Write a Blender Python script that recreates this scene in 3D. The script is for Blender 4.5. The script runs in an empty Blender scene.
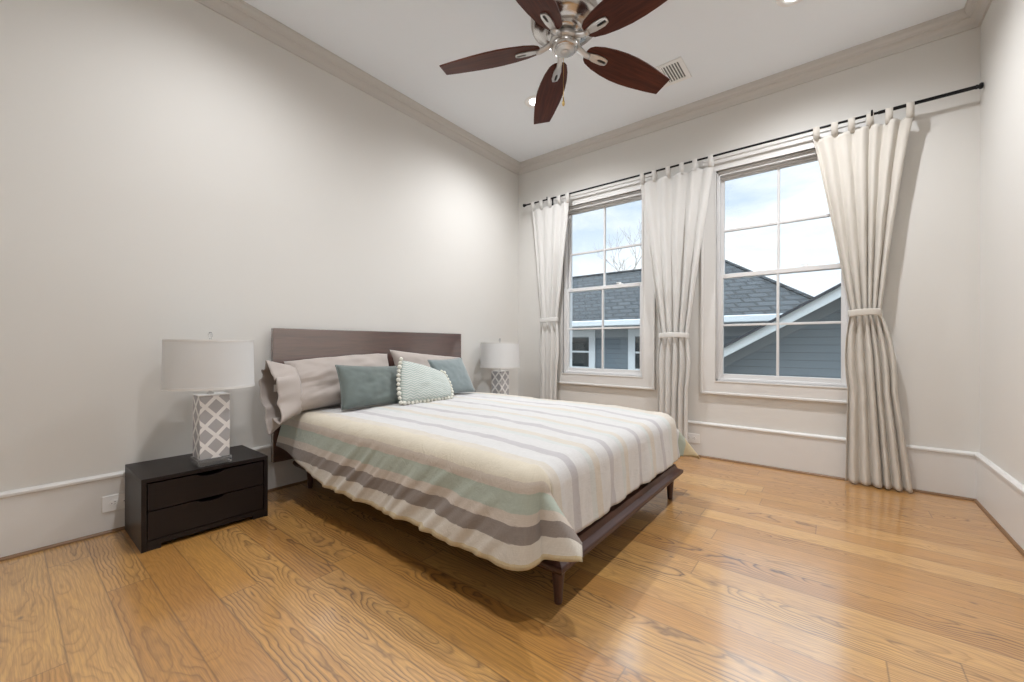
import bpy, bmesh, math, random
from mathutils import Vector, Matrix, noise as mnoise
random.seed(7)
PI = math.pi
SC = bpy.context.scene
COL = SC.collection

# ------------------------------------------------------------------ camera
cam_d = bpy.data.cameras.new('camera'); cam = bpy.data.objects.new('camera', cam_d); COL.objects.link(cam)
_F = Vector((-0.62086644, 0.78391636, 0.0)); _R = Vector((0.78391327, 0.62086399, 0.00280725)); _U = Vector((-0.00220065, -0.00174293, 0.99999606))
M4 = Matrix.Identity(4)
for i in range(3):
    M4[i][0] = _R[i]; M4[i][1] = _U[i]; M4[i][2] = -_F[i]
M4[2][3] = 1.0
cam.matrix_world = M4
cam_d.sensor_width = 36.0; cam_d.lens = 14.2988; cam_d.shift_y = (344.79 - 341.0) / 1024.0
cam_d.clip_start = 0.02; cam_d.clip_end = 500
SC.camera = cam

# ------------------------------------------------------------------ view + world
SC.view_settings.view_transform = 'Standard'; SC.view_settings.look = 'None'
SC.view_settings.gamma = 1.0; SC.view_settings.use_curve_mapping = False
SC.view_settings.exposure = 0.0
SKY_STRENGTH = 1.35
CAN_POWER = 168.0; NEAR_CAN_POWER = 106.0; CAN_ANGLE = 160.0; LENS_GLOW = 14.0
CAN_COLOR = (0.955, 0.97, 1.0)
CAN_SPOTS = [(-2.10, 2.97), (-0.20, 3.05), (-2.10, 0.82), (-0.20, 0.82)]

# ------------------------------------------------------------------ node helper
class N:
    def __init__(s, tree): s.t = tree; s.n = tree.nodes; s.l = tree.links
    def new(s, typ, **kw):
        nd = s.n.new(typ)
        for k, v in kw.items(): setattr(nd, k, v)
        return nd
    def put(s, sock, v):
        if isinstance(v, bpy.types.NodeSocket): s.l.new(v, sock)
        elif isinstance(v, (tuple, list)):
            if len(v) == 3 and len(sock.default_value) == 4: v = (*v, 1)
            sock.default_value = v
        else: sock.default_value = v
    def m(s, op, a, b=None, c=None, clamp=False):
        nd = s.new('ShaderNodeMath', operation=op); nd.use_clamp = clamp
        for i, v in enumerate((a, b, c)):
            if v is not None: s.put(nd.inputs[i], v)
        return nd.outputs[0]
    def mix(s, f, a, b, blend='MIX'):
        nd = s.new('ShaderNodeMix', data_type='RGBA', blend_type=blend)
        s.put(nd.inputs[0], f); s.put(nd.inputs[6], a); s.put(nd.inputs[7], b)
        return nd.outputs[2]
    def ramp(s, f, stops, interp='LINEAR'):
        nd = s.new('ShaderNodeValToRGB'); nd.color_ramp.interpolation = interp
        e = nd.color_ramp.elements
        while len(e) > len(stops): e.remove(e[-1])
        while len(e) < len(stops): e.new(0.5)
        for el, (p, c) in zip(e, sorted(stops, key=lambda q: q[0])):
            el.position = p; el.color = (*c, 1) if len(c) == 3 else c
        s.put(nd.inputs[0], f)
        return nd.outputs[0]
    def noise(s, vec, scale, detail=2.0, rough=0.5, dist=0.0):
        nd = s.new('ShaderNodeTexNoise'); s.put(nd.inputs['Vector'], vec)
        nd.inputs['Scale'].default_value = scale; nd.inputs['Detail'].default_value = detail
        nd.inputs['Roughness'].default_value = rough; nd.inputs['Distortion'].default_value = dist
        return nd.outputs[0]
    def comb(s, x, y, z):
        nd = s.new('ShaderNodeCombineXYZ')
        for i, v in enumerate((x, y, z)): s.put(nd.inputs[i], v)
        return nd.outputs[0]
    def coord(s, kind='Object'):
        o = s.new('ShaderNodeTexCoord').outputs[kind]
        sp = s.new('ShaderNodeSeparateXYZ'); s.l.new(o, sp.inputs[0])
        return o, sp.outputs[0], sp.outputs[1], sp.outputs[2]
    def mapped(s, vec, sc):
        nd = s.new('ShaderNodeVectorMath', operation='MULTIPLY'); s.put(nd.inputs[0], vec); s.put(nd.inputs[1], sc)
        return nd.outputs[0]
    def bump(s, h, strength=0.2, dist=0.01):
        nd = s.new('ShaderNodeBump'); nd.inputs['Strength'].default_value = strength; nd.inputs['Distance'].default_value = dist
        s.put(nd.inputs['Height'], h); return nd.outputs[0]

def newmat(name):
    mt = bpy.data.materials.new(name); mt.use_nodes = True
    g = N(mt.node_tree)
    b = next(x for x in g.n if x.type == 'BSDF_PRINCIPLED')
    return mt, g, b

def simple(name, color, rough=0.5, metal=0.0, spec=0.5, var=0.06, scale=6.0, stretch=(1, 1, 1), bump=0.0, bscale=80.0, coat=0.0):
    mt, g, b = newmat(name)
    v, x, y, z = g.coord()
    vec = g.mapped(v, stretch)
    f = g.noise(vec, scale, 3.0)
    dark = tuple(c * (1 - var) for c in color); light = tuple(min(1, c * (1 + var)) for c in color)
    g.put(b.inputs['Base Color'], g.mix(f, dark, light))
    b.inputs['Roughness'].default_value = rough; b.inputs['Metallic'].default_value = metal
    b.inputs['Specular IOR Level'].default_value = spec; b.inputs['Coat Weight'].default_value = coat
    if bump > 0:
        g.put(b.inputs['Normal'], g.bump(g.noise(vec, bscale, 3.0), bump, 0.004))
    return mt

def srgb(r, g, b):
    f = lambda c: (c / 255 / 12.92) if c / 255 <= 0.04045 else ((c / 255 + 0.055) / 1.055) ** 2.4
    return (f(r), f(g), f(b))

# world: pale daylight sky, bluer overhead, broken white cloud
w = bpy.data.worlds.new('sky'); SC.world = w; w.use_nodes = True
g = N(w.node_tree); g.n.clear()
v, x, y, z = g.coord('Generated')
up = g.m('MAXIMUM', z, 0.0)
base = g.ramp(up, [(0.0, (0.93, 0.95, 0.97)), (0.17, (0.80, 0.87, 0.95)), (0.33, (0.47, 0.60, 0.76)), (0.45, (0.47, 0.60, 0.76)), (0.70, (4.0, 4.5, 5.0))])
cl = g.noise(g.mapped(v, (1.0, 1.0, 2.4)), 2.6, 6.0, 0.55, 0.3)
cf = g.ramp(cl, [(0.40, (0, 0, 0)), (0.58, (1, 1, 1))])
hz = g.ramp(up, [(0.16, (1, 1, 1)), (0.50, (0.35, 0.35, 0.35))])
cf2 = g.m('MULTIPLY', cf, hz)
colr = g.mix(cf2, base, (1.0, 1.0, 1.0))
low = g.ramp(z, [(0.0, (0.25, 0.25, 0.24)), (0.02, (1, 1, 1))])
colr = g.mix(1.0, colr, low, 'MULTIPLY')
bg = g.new('ShaderNodeBackground'); g.put(bg.inputs[0], colr); bg.inputs[1].default_value = SKY_STRENGTH
wo = g.new('ShaderNodeOutputWorld'); g.l.new(bg.outputs[0], wo.inputs[0])

# ------------------------------------------------------------------ materials
WALL = (0.745, 0.728, 0.692)
M = {}
M['wall'] = simple('wall_paint', WALL, 0.75, var=0.015, scale=2.0, bump=0.05, bscale=220)
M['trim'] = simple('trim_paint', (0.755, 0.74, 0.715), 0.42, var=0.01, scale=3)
M['crown'] = simple('trim_paint_shaded', (0.63, 0.605, 0.57), 0.5, var=0.01, scale=3)  # same paint as the trim; the crown's dimmer light is put into the colour
M['ceiling'] = simple('ceiling_paint', (0.89, 0.93, 0.97), 0.85, var=0.01, scale=2.0)
M['sash'] = simple('sash_paint', (0.76, 0.755, 0.75), 0.4, var=0.01)
M['white'] = simple('white_plastic', (0.90, 0.895, 0.88), 0.35, var=0.01)
M['slot'] = simple('dark_slot', (0.03, 0.03, 0.03), 0.6)
M['vent_dark'] = simple('vent_dark', (0.16, 0.16, 0.16), 0.7)
M['shoe'] = simple('shoe_wood', (0.22, 0.12, 0.055), 0.45, var=0.25, scale=10, stretch=(0.3, 0.3, 8))
M['black_metal'] = simple('black_metal', (0.012, 0.012, 0.013), 0.35, 0.6)
M['nickel'] = simple('brushed_nickel', (0.50, 0.475, 0.45), 0.22, 1.0, var=0.05)
M['nickel_matte'] = simple('satin_nickel', (0.62, 0.60, 0.58), 0.36, 0.9, var=0.05)
M['brass'] = simple('brass', (0.60, 0.42, 0.16), 0.3, 1.0)
M['espresso'] = simple('espresso_wood', (0.011, 0.007, 0.0065), 0.38, spec=0.3, var=0.35, scale=9, stretch=(3, 0.6, 14), bump=0.05, bscale=40)
M['curtain'] = None

def wood(name, c1, c2, rough, axis='Y', scale=5.0, coat=0.0, spec=0.5):
    mt, g, b = newmat(name)
    v, x, y, z = g.coord()
    st = {'X': (0.6, 9, 9), 'Y': (9, 0.6, 9), 'Z': (9, 9, 0.6)}[axis]
    vec = g.mapped(v, st)
    f1 = g.noise(vec, scale, 5.0, 0.6, 0.6)
    f2 = g.noise(vec, scale * 5, 2.0)
    f = g.m('ADD', g.m('MULTIPLY', f1, 0.75), g.m('MULTIPLY', f2, 0.25))
    g.put(b.inputs['Base Color'], g.ramp(f, [(0.3, c1), (0.7, c2)]))
    b.inputs['Roughness'].default_value = rough; b.inputs['Coat Weight'].default_value = coat
    b.inputs['Specular IOR Level'].default_value = spec
    return mt
M['walnut'] = wood('walnut', (0.040, 0.017, 0.012), (0.085, 0.036, 0.026), 0.38, 'Y', spec=0.35)
M['headboard'] = wood('headboard_walnut', (0.055, 0.020, 0.015), (0.115, 0.046, 0.033), 0.34, 'Y', spec=0.8)
hb_ = next(x for x in M['headboard'].node_tree.nodes if x.type == 'BSDF_PRINCIPLED'); hb_.inputs['Coat Weight'].default_value = 1.0; hb_.inputs['Coat IOR'].default_value = 2.6; hb_.inputs['Coat Roughness'].default_value = 0.22
M['walnut_x'] = wood('walnut_x', (0.040, 0.017, 0.012), (0.085, 0.036, 0.026), 0.35, 'X')
M['walnut_z'] = wood('walnut_z', (0.045, 0.018, 0.013), (0.095, 0.040, 0.028), 0.35, 'Z')
M['blade'] = wood('fan_blade_wood', (0.034, 0.008, 0.005), (0.125, 0.034, 0.017), 0.42, 'X', 4.0, spec=0.2)

def glass_mat(name, tint=(0.96, 0.98, 0.98)):
    mt, g, b = newmat(name); g.n.remove(b)
    tr = g.new('ShaderNodeBsdfTransparent'); tr.inputs[0].default_value = (*tint, 1)
    gl = g.new('ShaderNodeBsdfGlossy'); gl.inputs['Roughness'].default_value = 0.0
    fr = g.new('ShaderNodeFresnel'); fr.inputs[0].default_value = 1.45
    mx = g.new('ShaderNodeMixShader'); g.l.new(fr.outputs[0], mx.inputs[0]); g.l.new(tr.outputs[0], mx.inputs[1]); g.l.new(gl.outputs[0], mx.inputs[2])
    g.l.new(mx.outputs[0], next(x for x in g.n if x.type == 'OUTPUT_MATERIAL').inputs[0])
    return mt
M['glass'] = glass_mat('window_glass')
def acrylic():
    mt, g, b = newmat('acrylic')
    b.inputs['Base Color'].default_value = (0.95, 0.96, 0.97, 1); b.inputs['Transmission Weight'].default_value = 0.86
    b.inputs['Roughness'].default_value = 0.03; b.inputs['IOR'].default_value = 1.49
    return mt
M['acrylic'] = acrylic()

def fabric(name, color, rough=0.9, weave=420.0, var=0.06, sheen=0.2, trans=0.0, vscale=4.0, bump=0.15):
    mt, g, b = newmat(name)
    v, x, y, z = g.coord()
    f = g.noise(v, vscale, 4.0)
    fine = g.noise(v, weave, 1.0)
    ff = g.m('ADD', g.m('MULTIPLY', f, 0.6), g.m('MULTIPLY', fine, 0.4))
    g.put(b.inputs['Base Color'], g.mix(ff, tuple(c * (1 - var) for c in color), tuple(min(1, c * (1 + var)) for c in color)))
    b.inputs['Roughness'].default_value = rough; b.inputs['Sheen Weight'].default_value = sheen
    b.inputs['Specular IOR Level'].default_value = 0.2
    g.put(b.inputs['Normal'], g.bump(fine, bump, 0.001))
    if trans > 0:
        td = g.new('ShaderNodeBsdfTranslucent'); td.inputs[0].default_value = (*color, 1)
        mx = g.new('ShaderNodeMixShader'); mx.inputs[0].default_value = trans
        out = next(q for q in g.n if q.type == 'OUTPUT_MATERIAL')
        g.l.new(b.outputs[0], mx.inputs[1]); g.l.new(td.outputs[0], mx.inputs[2]); g.l.new(mx.outputs[0], out.inputs[0])
    return mt
M['curtain'] = fabric('white_cotton', (0.80, 0.785, 0.755), trans=0.15, var=0.03)
M['curtain_cream'] = fabric('cream_cotton', (0.70, 0.66, 0.595), trans=0.10, var=0.03)
M['sham'] = fabric('taupe_sateen', (0.455, 0.40, 0.365), 0.6, var=0.05, sheen=0.35)
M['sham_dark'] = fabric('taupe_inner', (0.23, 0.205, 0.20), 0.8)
M['velvet'] = fabric('sage_velvet', (0.140, 0.170, 0.160), 0.85, var=0.30, sheen=0.55, vscale=9)
M['velvet_blue'] = fabric('blue_velvet', (0.205, 0.250, 0.255), 0.85, var=0.14, sheen=0.6, vscale=8)
M['pompom'] = fabric('ivory_yarn', (0.74, 0.73, 0.65), 1.0, weave=250, bump=0.4)
M['shade'] = fabric('lamp_linen', (0.88, 0.88, 0.875), 0.9, trans=0.35, var=0.02)
M['mattress'] = fabric('mattress_ticking', (0.42, 0.40, 0.39), 0.9)

# ------------------------------------------------------------------ mesh helpers
def setp(o, label=None, cat=None, group=None, kind=None):
    if label: o['label'] = label
    if cat: o['category'] = cat
    if group: o['group'] = group
    if kind: o['kind'] = kind
    return o

def obj(name, bm, mat, parent=None, smooth=False, autosmooth=None):
    me = bpy.data.meshes.new(name)
    bmesh.ops.recalc_face_normals(bm, faces=bm.faces[:])
    bm.to_mesh(me); bm.free()
    o = bpy.data.objects.new(name, me); COL.objects.link(o)
    for mm in (mat if isinstance(mat, (list, tuple)) else [mat]): me.materials.append(mm)
    if parent is not None: o.parent = parent
    if smooth:
        for p in me.polygons: p.use_smooth = True
        if autosmooth:
            try: me.set_sharp_from_angle(angle=math.radians(autosmooth))
            except Exception: pass
    return o

def thing(name, label, cat, loc=(0, 0, 0), rz=0.0, group=None):
    o = bpy.data.objects.new(name, None); COL.objects.link(o)
    o.location = loc; o.rotation_euler = (0, 0, rz); o.empty_display_size = 0.1
    return setp(o, label, cat, group)

def box(bm, x0, x1, y0, y1, z0, z1, bevel=0.0, seg=2):
    r = bmesh.ops.create_cube(bm, size=1.0)
    vs = r['verts']
    for vv in vs:
        vv.co = Vector((x0 + (vv.co.x + .5) * (x1 - x0), y0 + (vv.co.y + .5) * (y1 - y0), z0 + (vv.co.z + .5) * (z1 - z0)))
    if bevel > 0:
        ed = list({e for vv in vs for e in vv.link_edges})
        bmesh.ops.bevel(bm, geom=ed, offset=bevel, segments=seg, affect='EDGES', profile=0.5)
    return vs

def boxes(*bs, bevel=0.0):
    bm = bmesh.new()
    for b_ in bs: box(bm, *b_, bevel=bevel)
    return bm

def lathe(prof, seg=48, loc=(0, 0, 0), bm=None):
    bm = bm or bmesh.new()
    rings = []
    for r, z in prof:
        if r < 1e-6: rings.append([bm.verts.new((loc[0], loc[1], loc[2] + z))])
        else: rings.append([bm.verts.new((loc[0] + r * math.cos(2 * PI * k / seg), loc[1] + r * math.sin(2 * PI * k / seg), loc[2] + z)) for k in range(seg)])
    for a, b_ in zip(rings, rings[1:]):
        for k in range(seg):
            k2 = (k + 1) % seg
            if len(a) == 1 and len(b_) == 1: continue
            if len(a) == 1: bm.faces.new((a[0], b_[k], b_[k2]))
            elif len(b_) == 1: bm.faces.new((a[k], b_[0], a[k2]))
            else: bm.faces.new((a[k], b_[k], b_[k2], a[k2]))
    return bm

def tube(pts, rad, seg=10, bm=None, closed_ends=True):
    bm = bm or bmesh.new()
    pts = [Vector(p) for p in pts]
    rads = rad if isinstance(rad, (list, tuple)) else [rad] * len(pts)
    rings = []; prev = None
    for i, p in enumerate(pts):
        d = (pts[min(i + 1, len(pts) - 1)] - pts[max(i - 1, 0)]).normalized()
        if prev is None:
            a = Vector((0, 0, 1)) if abs(d.z) < 0.9 else Vector((1, 0, 0))
            n = d.cross(a).normalized()
        else:
            n = (prev - d * prev.dot(d)).normalized()
        prev = n; b2 = d.cross(n)
        rings.append([bm.verts.new(p + rads[i] * (n * math.cos(2 * PI * k / seg) + b2 * math.sin(2 * PI * k / seg))) for k in range(seg)])
    for a, b_ in zip(rings, rings[1:]):
        for k in range(seg):
            bm.faces.new((a[k], a[(k + 1) % seg], b_[(k + 1) % seg], b_[k]))
    if closed_ends:
        bm.faces.new(rings[0][::-1]); bm.faces.new(rings[-1])
    return bm

def prism(poly, axis, a, b_, bm=None, shear=None):
    """poly: list of 2D points; axis 'X': (y,z), 'Y': (x,z), 'Z': (x,y); extruded from a to b"""
    bm = bm or bmesh.new()
    def P(p, t):
        return {'X': (t, p[0], p[1]), 'Y': (p[0], t, p[1]), 'Z': (p[0], p[1], t)}[axis]
    A = [bm.verts.new(P(p, a)) for p in poly]; B = [bm.verts.new(P(p, b_)) for p in poly]
    n = len(poly)
    bm.faces.new(A); bm.faces.new(B[::-1])
    for i in range(n): bm.faces.new((A[i], B[i], B[(i + 1) % n], A[(i + 1) % n]))
    return bm

def grid(fn, nu, nv, uvfn=None, bm=None, closed_u=False):
    bm = bm or bmesh.new()
    uvl = bm.loops.layers.uv.verify() if uvfn else None
    vs = [[bm.verts.new(fn(i / nu, j / nv)) for j in range(nv + 1)] for i in range(nu + (0 if closed_u else 1))]
    for i in range(nu):
        i2 = (i + 1) % len(vs)
        for j in range(nv):
            f = bm.faces.new((vs[i][j], vs[i2][j], vs[i2][j + 1], vs[i][j + 1]))
            if uvl:
                for lp, (a, b_) in zip(f.loops, ((i, j), (i + 1, j), (i + 1, j + 1), (i, j + 1))):
                    lp[uvl].uv = uvfn(a / nu, b_ / nv)
    return bm

def solidify(o, t, offset=-1.0):
    md = o.modifiers.new('solid', 'SOLIDIFY'); md.thickness = t; md.offset = offset
    return o
def subsurf(o, n=1):
    md = o.modifiers.new('sub', 'SUBSURF'); md.levels = n; md.render_levels = n
    return o
def copy_tree(o, parent=None):
    c = o.copy(); COL.objects.link(c)
    if parent is not None: c.parent = parent
    for ch in [q for q in bpy.data.objects if q.parent == o]: copy_tree(ch, c)
    return c
def lerp(a, b, t): return a + (b - a) * t
def sstep(a, b, x):
    t = max(0.0, min(1.0, (x - a) / (b - a))); return t * t * (3 - 2 * t)

# ================================================================== SETTING
XL, XR, YF, YN, H = -3.0217, 0.7371, 3.9361, -0.45, 3.1707
T = 0.17

# ---- oak floor
def floor_mat():
    mt, g, b = newmat('oak_planks')
    v, x, y, z = g.coord()
    PW = 0.1345
    ry = g.m('DIVIDE', g.m('SUBTRACT', y, 0.0025), PW)
    row = g.m('FLOOR', ry); fy = g.m('SUBTRACT', ry, row)
    wn = g.new('ShaderNodeTexWhiteNoise', noise_dimensions='1D'); g.put(wn.inputs['W'], row)
    xs = g.m('ADD', g.m('DIVIDE', x, 1.75), g.m('MULTIPLY', wn.outputs[0], 17.3))
    col = g.m('FLOOR', xs); fx = g.m('SUBTRACT', xs, col)
    w2 = g.new('ShaderNodeTexWhiteNoise', noise_dimensions='2D'); g.put(w2.inputs['Vector'], g.comb(row, col, 0.0))
    sp = g.new('ShaderNodeSeparateColor'); g.l.new(w2.outputs['Color'], sp.inputs[0])
    r1, r2, r3 = sp.outputs
    yl = g.m('MULTIPLY', g.m('SUBTRACT', fy, 0.5), PW)
    seed = g.m('MULTIPLY', r1, 91.0)
    wob = g.noise(g.comb(g.m('ADD', g.m('MULTIPLY', x, 1.15), seed), g.m('ADD', g.m('MULTIPLY', y, 2.5), seed), 0.0), 1.0, 2.0)
    wob2 = g.noise(g.comb(g.m('ADD', g.m('MULTIPLY', x, 7.0), seed), g.m('MULTIPLY', y, 16.0), seed), 1.0, 2.0)
    yc = g.m('MULTIPLY', g.m('SUBTRACT', r2, 0.5), 0.11)
    d = g.m('ADD', g.m('MULTIPLY', g.m('SUBTRACT', wob, 0.5), 0.30), g.m('MULTIPLY', g.m('SUBTRACT', r3, 0.5), 0.10))
    dy = g.m('SUBTRACT', yl, yc)
    rr = g.m('SQRT', g.m('ADD', g.m('MULTIPLY', dy, dy), g.m('MULTIPLY', d, d)))
    rr = g.m('ADD', rr, g.m('MULTIPLY', g.m('SUBTRACT', wob2, 0.5), 0.034))
    ring = g.m('FRACT', g.m('DIVIDE', rr, g.m('ADD', 0.0085, g.m('MULTIPLY', r1, 0.008))))
    fade = g.ramp(g.noise(g.comb(g.m('ADD', g.m('MULTIPLY', x, 2.6), seed), g.m('MULTIPLY', y, 12.0), seed), 1.0, 2.0), [(0.30, (0.25,) * 3), (0.62, (1,) * 3)])
    line = g.ramp(ring, [(0.0, (0.75,) * 3), (0.10, (0.15,) * 3), (0.45, (0.0,) * 3), (0.80, (0.45,) * 3), (0.94, (1.0,) * 3), (1.0, (0.75,) * 3)])
    pores = g.noise(g.comb(g.m('MULTIPLY', x, 9.0), g.m('MULTIPLY', y, 260.0), seed), 1.0, 2.0, 0.6)
    pr = g.ramp(pores, [(0.42, (1,) * 3), (0.60, (0,) * 3)])
    blot = g.noise(g.comb(g.m('MULTIPLY', x, 2.2), g.m('MULTIPLY', y, 7.0), seed), 1.0, 3.0)
    # plank base tones
    tone = g.ramp(r3, [(0.0, (0.54, 0.255, 0.050)), (0.5, (0.63, 0.320, 0.075)), (1.0, (0.72, 0.410, 0.125))])
    c = g.mix(g.m('MULTIPLY', g.ramp(blot, [(0.35, (0,) * 3), (0.7, (1,) * 3)]), 0.35), tone, (0.48, 0.225, 0.070))
    amt = g.m('MULTIPLY', g.m('MULTIPLY', line, g.m('ADD', 0.30, g.m('MULTIPLY', r2, 0.75))), fade)
    c = g.mix(amt, c, (0.120, 0.048, 0.014))
    c = g.mix(g.m('MULTIPLY', pr, 0.30), c, (0.16, 0.07, 0.025))
    # knots
    vo = g.new('ShaderNodeTexVoronoi'); g.put(vo.inputs['Vector'], g.comb(g.m('MULTIPLY', x, 1.0), g.m('MULTIPLY', y, 1.8), 0.0)); vo.inputs['Scale'].default_value = 2.6
    kn = g.ramp(vo.outputs['Distance'], [(0.012, (1,) * 3), (0.05, (0,) * 3)])
    c = g.mix(g.m('MULTIPLY', kn, 0.7), c, (0.06, 0.025, 0.012))
    ey = g.m('MULTIPLY', g.m('MINIMUM', fy, g.m('SUBTRACT', 1.0, fy)), PW)
    ex = g.m('MULTIPLY', g.m('MINIMUM', fx, g.m('SUBTRACT', 1.0, fx)), 1.75)
    e = g.m('MINIMUM', ey, ex)
    gap = g.ramp(e, [(0.0004, (1,) * 3), (0.0016, (0,) * 3)])
    c = g.mix(g.m('MULTIPLY', gap, 0.6), c, (0.09, 0.04, 0.015))
    g.put(b.inputs['Base Color'], c)
    g.put(b.inputs['Roughness'], g.m('ADD', 0.40, g.m('MULTIPLY', line, 0.08)))
    b.inputs['Specular IOR Level'].default_value = 0.9
    b.inputs['Coat Weight'].default_value = 1.0; b.inputs['Coat Roughness'].default_value = 0.15; b.inputs['Coat IOR'].default_value = 1.8
    hgt = g.m('SUBTRACT', g.m('MULTIPLY', line, -0.15), gap)
    g.put(b.inputs['Normal'], g.bump(hgt, 0.25, 0.001))
    return mt
M['floor'] = floor_mat()

setp(obj('floor', boxes((XL - T, XR + T, YN - T, YF + T, -0.12, 0.0)), M['floor']), 'orange oak plank floor of the bedroom', 'floor', kind='structure')
setp(obj('ceiling', boxes((XL - T, XR + T, YN - T, YF + T, H, H + 0.12)), M['ceiling']), 'white painted flat ceiling', 'ceiling', kind='structure')
setp(obj('wall_left', boxes((XL - T, XL, YN - T, YF + T, 0, H)), M['wall']), 'greige painted wall behind the headboard', 'wall', kind='structure')
setp(obj('wall_right', boxes((XR, XR + T, YN - T, YF + T, 0, H)), M['wall']), 'greige painted wall at the right edge', 'wall', kind='structure')
setp(obj('wall_near', boxes((XL, XR, YN - T, YN, 0, H)), M['wall']), 'greige painted wall behind the camera', 'wall', kind='structure')

WIN = [-1.926, -0.364]; HO = 0.452; ZB, ZT = 0.69, 2.53
bm = bmesh.new()
xs = [XL, WIN[0] - HO, WIN[0] + HO, WIN[1] - HO, WIN[1] + HO, XR]
box(bm, XL, XR, YF, YF + T, 0, ZB); box(bm, XL, XR, YF, YF + T, ZT, H)
for a, b_ in ((0, 1), (2, 3), (4, 5)): box(bm, xs[a], xs[b_], YF, YF + T, ZB, ZT)
setp(obj('wall_far', bm, M['wall']), 'greige painted wall holding the two windows', 'wall', kind='structure')

# ---- mouldings: profile of (offset from wall, z) run along a wall with mitred ends
def run(profile, p0, p1, inward, bm=None):
    bm = bm or bmesh.new()
    p0 = Vector((*p0, 0)); p1 = Vector((*p1, 0)); d = (p1 - p0).normalized(); n = Vector((*inward, 0))
    A = [bm.verts.new(p0 + n * o + d * o + Vector((0, 0, zz))) for o, zz in profile]
    B = [bm.verts.new(p1 + n * o - d * o + Vector((0, 0, zz))) for o, zz in profile]
    k = len(profile)
    for i in range(k): bm.faces.new((A[i], A[(i + 1) % k], B[(i + 1) % k], B[i]))
    bm.faces.new(A[::-1]); bm.faces.new(B)
    return bm
WALLS = [('left', (XL, YN), (XL, YF), (1, 0)), ('far', (XL, YF), (XR, YF), (0, -1)), ('right', (XR, YF), (XR, YN), (-1, 0)), ('near', (XR, YN), (XL, YN), (0, 1))]
base_prof = [(0, 0), (0.0163, 0), (0.0163, 0.284), (0.024, 0.290), (0.024, 0.301), (0.019, 0.306), (0.012, 0.3114), (0, 0.3114)]
shoe_prof = [(0.0163, 0), (0.030, 0), (0.029, 0.006), (0.024, 0.012), (0.0163, 0.014)]
crown_prof = [(0, 3.066), (0.012, 3.066), (0.014, 3.076)]
for k in range(7):
    a = k / 6 * PI / 2
    crown_prof.append((0.016 + 0.030 * (1 - math.cos(a)), 3.080 + 0.034 * math.sin(a)))
crown_prof += [(0.052, 3.116), (0.053, 3.124)]
for k in range(6):
    a = k / 5 * PI / 2
    crown_prof.append((0.056 + 0.028 * math.sin(a), 3.126 + 0.030 * (1 - math.cos(a))))
crown_prof += [(0.0885, 3.158), (0.0885, H), (0, H)]
for i, (nm, a, b_, n) in enumerate(WALLS):
    o = setp(obj('baseboard_' + nm, run(base_prof, a, b_, n), M['trim']), 'tall greige baseboard with moulded cap along the %s wall' % nm, 'baseboard', kind='structure')
    obj('shoe_moulding', run(shoe_prof, a, b_, n), M['shoe'], o)
    setp(obj('trim_%d' % (i + 1), run(crown_prof, a, b_, n), M['crown'], smooth=True, autosmooth=35), 'greige crown moulding along the top of the %s wall' % nm, 'crown moulding', kind='structure')

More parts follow.
